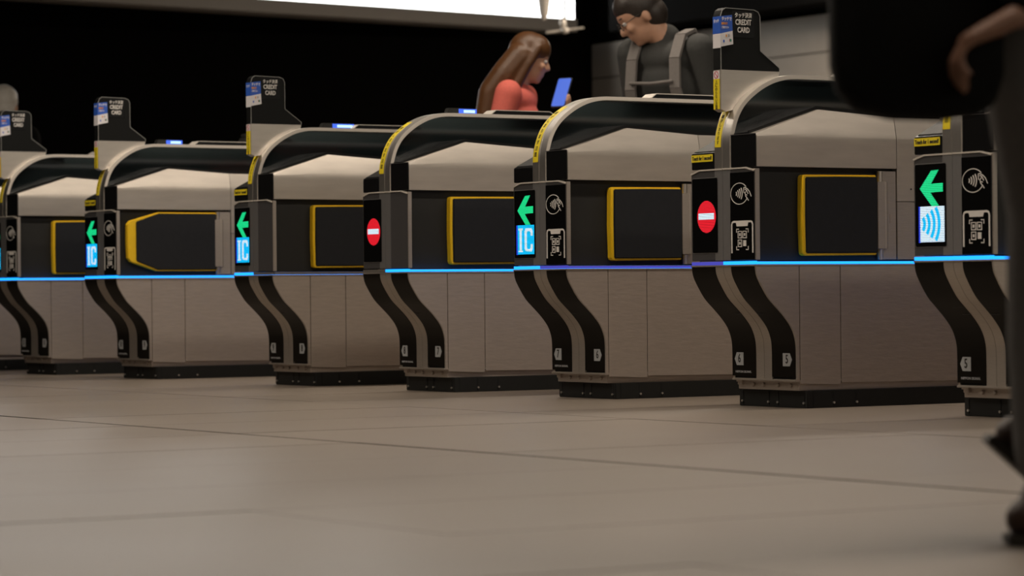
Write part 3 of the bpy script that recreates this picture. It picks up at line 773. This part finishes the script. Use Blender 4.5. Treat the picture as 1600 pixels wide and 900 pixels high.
    for s in (-1, 1):
        eb = MB(); ball(eb, Hd((.081, s*.030, .006)), [k*S for k in (.0125, .0135, .0095)], 14, 8, Rh)
        ey = part('eye', (label, s), lambda: eb.mesh('eye'), 'eye_white', root)
        ib = MB(); ball(ib, Hd((.0905, s*.030, .006)), [k*S for k in (.0035, .0055, .0055)], 10, 8, Rh)
        part('iris', (label, s), lambda: ib.mesh('iris'), 'ink', ey)
        bb = MB(); caps(bb, (Hd((.090, s*.014, .034)), .004*S), (Hd((.084, s*.046, .035)), .003*S)); part('eyebrow', (label, s), lambda: bb.mesh('eyebrow'), hairm, root)
    # hair
    hb = MB()
    ball(hb, Hd((-.016, 0, .040)), [k*S for k in (.098, .087, .100)], 24, 16, Rh)
    ball(hb, Hd((-.045, 0, -.015)), [k*S for k in (.068, .076, .075)], 20, 14, Rh)
    if hair == 'long':
        for yy in (.05, 0, -.05):
            caps(hb, (Hd((-.040, yy*.8, .0)), .078*S), (Hd((-.090, yy, -.10)), .076*S), (T((-.105, yy*1.3, 1.38)), .074*S), (T((-.125, yy*1.4, 1.26)), .068*S), (T((-.135, yy*1.3, 1.10)), .045*S))
        for s in (-1, 1): caps(hb, (Hd((.030, s*.068, .060)), .026*S), (Hd((.000, s*.086, -.03)), .028*S), (Hd((-.03, s*.085, -.14)), .030*S))
        ball(hb, Hd((.012, 0, .055)), [k*S for k in (.088, .085, .082)], 20, 14, Rh)
    else:
        ball(hb, Hd((.006, 0, .065)), [k*S for k in (.088, .080, .066)], 20, 14, Rh)
    part('hair', label, lambda: fused('hair', hb, .006, 4), hairm, root)
    # jacket
    jb = MB(); g_ = .018
    for p, r in (((0, 0, .93), (.120, .168, .12)), ((0, 0, 1.08), (.118, .155, .14)), ((.005, 0, 1.22), (.126, .174, .15)), ((-.008, 0, 1.345), (.108, .182, .085))):
        ball(jb, T(p), [k*S for k in r], 20, 12, Rl)
    caps(jb, (T((-.012, 0, 1.38)), .078*S), (T((-.012, 0, 1.425)), .068*S))
    for k in (0, 1):
        a, e, w_ = arms[k]; dr = (w_-e).normalized()
        caps(jb, (a, .070*S), (a.lerp(e, .5), .060*S), (e, .054*S)) if not sleeve else caps(jb, (a, .070*S), (a.lerp(e, .5), .060*S), (e, .054*S), (w_-dr*.02, .042*S))
    jk = part('jacket', label, lambda: fused('jacket', jb, .009, 3), cloth, root)
    tb = MB()
    ball(tb, Vector((0, 0, .90))*S, [k*S for k in (.118, .155, .10)], 20, 12)
    for k in (0, 1):
        a, kn, an, pit = legs[k]; W = wide_leg*S; caps(tb, (a, .104*S), (a.lerp(kn, .55), .088*W), (kn, .074*W), (kn.lerp(an, .5), .070*W), (an.lerp(kn, .14), .060*W))
    part('trousers', label, lambda: fused('trousers', tb, .009, 3), trous, root)
    for k in (0, 1):
        an, pit = legs[k][2], legs[k][3]; Rf = Matrix.Rotation(pit, 3, 'Y'); sb = MB()
        for p, r in (((-.035, 0, -.048), (.048, .040, .036)), ((.04, 0, -.052), (.075, .042, .032)), ((.12, 0, -.056), (.070, .046, .028)), ((-.01, 0, -.02), (.050, .040, .045))):
            ball(sb, an+Rf @ (Vector(p)*S), [k2*S for k2 in r], 16, 10, Rf)
        me = fused('shoe', sb, .006, 3)
        so = part('shoe', (label, k), lambda: me, shoe, root)
        sl = MB().prism([(x*S, y*S) for x, y in [(-.082, -.03), (-.082, .03), (-.05, .042), (.05, .044), (.12, .050), (.17, .040), (.192, .012), (.190, -.015), (.165, -.042), (.12, -.050), (.04, -.042), (-.05, -.040)]], -.085*S, -.070*S, 'Z')
        sl.v = [tuple(an+Rf @ Vector(p)) for p in sl.v]
        part('sole', (label, k), lambda: sl.mesh('sole', bevel=.002), 'ink', so)
        if sock:
            kb = MB(); caps(kb, (an+Vector((0, 0, .055))*S, .040*S), (an-Vector((0, 0, .015))*S, .043*S)); part('sock', (label, k), lambda: kb.mesh('sock'), sock, root)
    return root, T, Hd, Rh, arms
M['skin_dimmed'] = mat('skin_dimmed', (.22, .115, .075), .5, 0, .05, 60, .08)  # walker's skin, with the dim light on the hand put into the colour
M['skin_tone'] = mat('skin_tone', (.52, .29, .19), .5, 0, .05, 60, .08)
M['eye_white'] = mat('eye_white', (.7, .68, .64), .3)
M['hair_black'] = mat('hair_dark', (.025, .018, .014), .5, 0, .3, 140, .3, (1, 1, .15))
M['hair_brown'] = mat('hair_brown', (.085, .034, .010), .45, 0, .3, 140, .3, (1, 1, .15))
M['hair_grey'] = mat('hair_grey', (.62, .58, .52), .5, 0, .3, 140, .15, (1, 1, .15))
M['cloth_black'] = mat('jacket_black', (.004, .004, .004), .9, 0, .1, 90, .2, spec=.15)
M['cloth_dark'] = mat('jacket_dark', (.035, .036, .034), .8, 0, .15, 90, .2)
M['cloth_grey'] = mat('trouser_grey', (.14, .136, .133), .85, 0, .15, 120, .25, spec=.2)
M['cloth_pink'] = mat('knit_coral', (.60, .12, .09), .8, 0, .2, 120, .15)
M['shoe_black'] = mat('shoe_black', (.010, .009, .009), .5)
M['shoe_brown'] = mat('shoe_brown', (.045, .022, .014), .5)
M['sock'] = mat('sock_ochre', (.22, .15, .03), .9)
M['strap'] = mat('strap_grey', (.17, .155, .145), .8, 0, .2, 150, .15)
M['phone'] = mat('phone_black', (.02, .02, .022), .3)
M['phone_lit'] = emis('phone_screen', (.10, .22, .95), .75)

# man in a dark jacket behind the gates, bent over, facing left
HL = 'man in glasses and dark jacket with grey backpack straps, head bowed, behind the gates'
rz = math.atan2(-.40, -.92)
root, T, Hd, Rh, arms = human(HL, (2.13, 4.05, 0), rz, S=.985, lean=R(13), head_pitch=R(20), head_yaw=R(-50),
      hands=[(.30, .13, 1.06), (.30, -.10, 1.08)], hand_dirs=[((.9, -.4, .1), (0, 0, 1)), ((.9, .4, .1), (0, 0, 1))])
for s in (-1, 1):
    pl = [T((-.11, s*.10, 1.36)), T((-.05, s*.105, 1.452)), T((.035, s*.105, 1.445)), T((.108, s*.105, 1.36)), T((.142, s*.110, 1.24)), T((.125, s*.125, 1.10))]
    mb = MB(); k_ = .024
    side = (T((0, 1, 1))-T((0, 0, 1))).normalized()
    for a, b_ in zip(pl, pl[1:]):
        d = (b_-a).normalized(); n = d.cross(side).normalized()*.007
        vs = [a+side*k_-n, a-side*k_-n, a-side*k_+n, a+side*k_+n, b_+side*k_-n, b_-side*k_-n, b_-side*k_+n, b_+side*k_+n]
        mb.add(vs, [(0,1,2,3), (7,6,5,4), (0,4,5,1), (1,5,6,2), (2,6,7,3), (3,7,4,0)])
    part('backpack_strap', ('m', s), lambda: mb.mesh('backpack_strap', smooth=False), 'strap', root)
mb = MB(); caps(mb, (T((.150, .10, 1.27)), .007), (T((.157, 0, 1.265)), .007), (T((.150, -.10, 1.27)), .007)); part('chest_strap', 'm', lambda: mb.mesh('chest_strap'), 'strap', root)
mb = MB()
for p, r in (((-.19, 0, 1.22), (.085, .14, .19)), ((-.185, 0, 1.08), (.095, .145, .14)), ((-.255, 0, 1.06), (.04, .11, .10))): ball(mb, T(p), r, 20, 12)
part('backpack', 'm', lambda: fused('backpack', mb, .010, 2), 'cloth_dark', root)
def glasses():
    m_ = MB()
    for s in (-1, 1):
        pts = [Hd((.101, s*.031+.024*math.cos(a), .004+.018*math.sin(a))) for a in [2*PI*i/16 for i in range(17)]]
        for a, b_ in zip(pts, pts[1:]): m_.cyl(a, b_, .0016, n=6)
        m_.cyl(Hd((.100, s*.055, .008)), Hd((.0, s*.080, .010)), .0018, n=6)
    m_.cyl(Hd((.102, -.008, .008)), Hd((.102, .008, .008)), .0016, n=6); return m_
part('glasses', 'm', glasses, 'ink', root)

# woman with long hair, facing right, looking at her phone
WL = 'woman with long reddish-brown hair and coral top, facing right, behind the gates'
rz = math.atan2(-.72, .69)
root, T, Hd, Rh, arms = human(WL, (1.915, 5.01, 0), rz, S=.885, lean=R(2), head_pitch=R(12), head_yaw=R(14), hands=[(.22, .04, 1.225), (.16, -.16, .98)],
      hand_dirs=[((.5, -.3, .7), (0, 1, .2)), ((.7, .6, .2), (0, 0, 1))], hair='long', hairm='hair_brown', cloth='cloth_pink')
F = Vector((math.cos(rz), math.sin(rz), 0)); Lf = Vector((-math.sin(rz), math.cos(rz), 0))
h = Vector((1.915, 5.01, 0))+Vector((.845, -.535, 0))*.215+Vector((0, 0, 1.245*.885))+Vector((0, 0, .125))
ph = thing('smartphone', 'smartphone with lit blue screen in the hand of the woman in coral', 'phone', h, None, R(25))
def phone():
    m_ = MB().prism(rrect(-.037, .037, -.076, .076, .009), -.004, .004, 'X'); me = m_.mesh('case', bevel=.0015); me.transform(Matrix.Rotation(R(28), 4, 'Y')); return me
part('case', 'p', phone, 'phone', ph)
def lit(x0, x1):
    m_ = MB().prism(rrect(-.033, .033, -.071, .071, .007), x0, x1, 'X').mesh('screen'); m_.transform(Matrix.Rotation(R(28), 4, 'Y')); return m_
part('screen', 'p', lambda: lit(-.0048, -.0040), 'phone_lit', ph)

# grey-haired person at the left edge
human('grey-haired person far behind the leftmost gate, cut off by the left picture edge', (1.47, 9.70, 0), math.atan2(.6, .5), S=.91, hairm='hair_grey', cloth='cloth_black')

# walker in a black jacket, nearest to the camera at the right edge
NL = 'walker in black jacket and grey trousers passing close at the right edge'
base = CAM+v*4.1+rt*.710; rz = math.atan2(rt.y, rt.x)
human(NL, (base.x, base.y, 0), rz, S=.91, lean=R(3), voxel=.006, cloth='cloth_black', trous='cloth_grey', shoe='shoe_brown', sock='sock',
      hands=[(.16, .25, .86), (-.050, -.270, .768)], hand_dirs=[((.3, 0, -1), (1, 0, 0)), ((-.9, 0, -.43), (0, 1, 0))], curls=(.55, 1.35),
      feet=[((.055, .08, .068), R(42)), ((.025, -.08, .0), 0)], wide_leg=1.2, skin='skin_dimmed')

# the walker's big black bag hangs beside and behind the hip
bag = thing('shoulder_bag', 'large black shoulder bag blurred in the upper right, carried by the walker', 'bag', (base.x, base.y, 0), None, rz)
def bag_body():
    prof = [(-.292, .92), (-.292, .635), (-.284, .602), (-.262, .578), (-.215, .565), (-.15, .563), (-.105, .568), (-.080, .582), (-.068, .62), (-.066, .92), (-.085, .945), (-.272, .945)]
    cx, cz = -.18, .75; mb = MB(); vs = []; lay = [(-.226, .90), (-.218, .96), (-.200, 1), (-.160, 1), (-.150, .97), (-.146, .90)]
    for y, k in lay: vs += [(cx+(x-cx)*k, y, cz+(z-cz)*k) for x, z in prof]
    n = len(prof); fs = [tuple(range(n)), tuple(len(vs)-1-i for i in range(n))]
    for i in range(len(lay)-1):
        for q in range(n): fs.append((i*n+q, i*n+(q+1) % n, (i+1)*n+(q+1) % n, (i+1)*n+q))
    return mb.add(vs, fs).mesh('bag_body', bevel=.004, ang=50)
part('bag_body', 'b', bag_body, 'cloth_black', bag)
def bag_strap():
    mb = MB(); pl = [(-.27, -.19, .93), (-.18, -.20, 1.10), (-.085, -.195, 1.24), (-.02, -.165, 1.312), (.045, -.195, 1.24), (.05, -.20, 1.10), (-.09, -.19, .93)]
    for a, b_ in zip(pl, pl[1:]):
        a, b_ = Vector(a), Vector(b_); d = (b_-a).normalized(); s_ = Vector((0, 1, 0)); s_ = (s_-d*s_.dot(d)).normalized()*.015; n = d.cross(s_).normalized()*.003
        vs = [a+s_-n, a-s_-n, a-s_+n, a+s_+n, b_+s_-n, b_-s_-n, b_-s_+n, b_+s_+n]
        mb.add(vs, [(0,1,2,3), (7,6,5,4), (0,4,5,1), (1,5,6,2), (2,6,7,3), (3,7,4,0)])
    return mb.mesh('bag_strap', smooth=False)
part('bag_strap', 'b', bag_strap, 'cloth_black', bag)

# ------------------------------------------------------------------ hanging items near the light box
t = thing('ceiling_spotlight', 'pale spotlight canister hanging in front of the bright light box', 'spotlight', CAM+v*24+rt2*(850-800)/FPX*24-up2*(14-450)/FPX*24)
def can():
    m_ = MB(); m_.cyl((0, 0, -.05), (0, 0, .13), .035, .06, 20); m_.cyl((.0, 0, -.09), (0, 0, -.05), .014, .030, 14); return m_.mesh('canister', bevel=.002)
M['spot'] = mat('fixture_pale', (.82, .76, .68), .4, .3)
part('canister', 's', can, 'spot', t); part('rod', 'c', lambda: MB().cyl((0, 0, .12), (0, 0, CEIL-t.location.z), .012, n=10), 'slot', t)
t = thing('hanging_clamp', 'small pale hanging clamp with a thin crossbar by the light box end', 'hanger', CAM+v*24+rt2*(883-800)/FPX*24-up2*(47-450)/FPX*24)
part('knob', 's', lambda: (lambda m_: (ball(m_, (0, 0, 0), (.035, .035, .03)), ball(m_, (-.02, 0, .055), (.03, .03, .045)), m_)[2])(MB()).mesh('knob'), 'spot', t)
part('rod', 's', lambda: MB().cyl((0, 0, .02), (0, 0, CEIL-t.location.z), .012, n=10), 'slot', t)
part('crossbar', 's', lambda: MB().cyl(Vector(-rt*.15)+Vector((0, 0, -.018)), Vector(rt*.15)+Vector((0, 0, .018)), .011, .008, 10), 'spot', t)
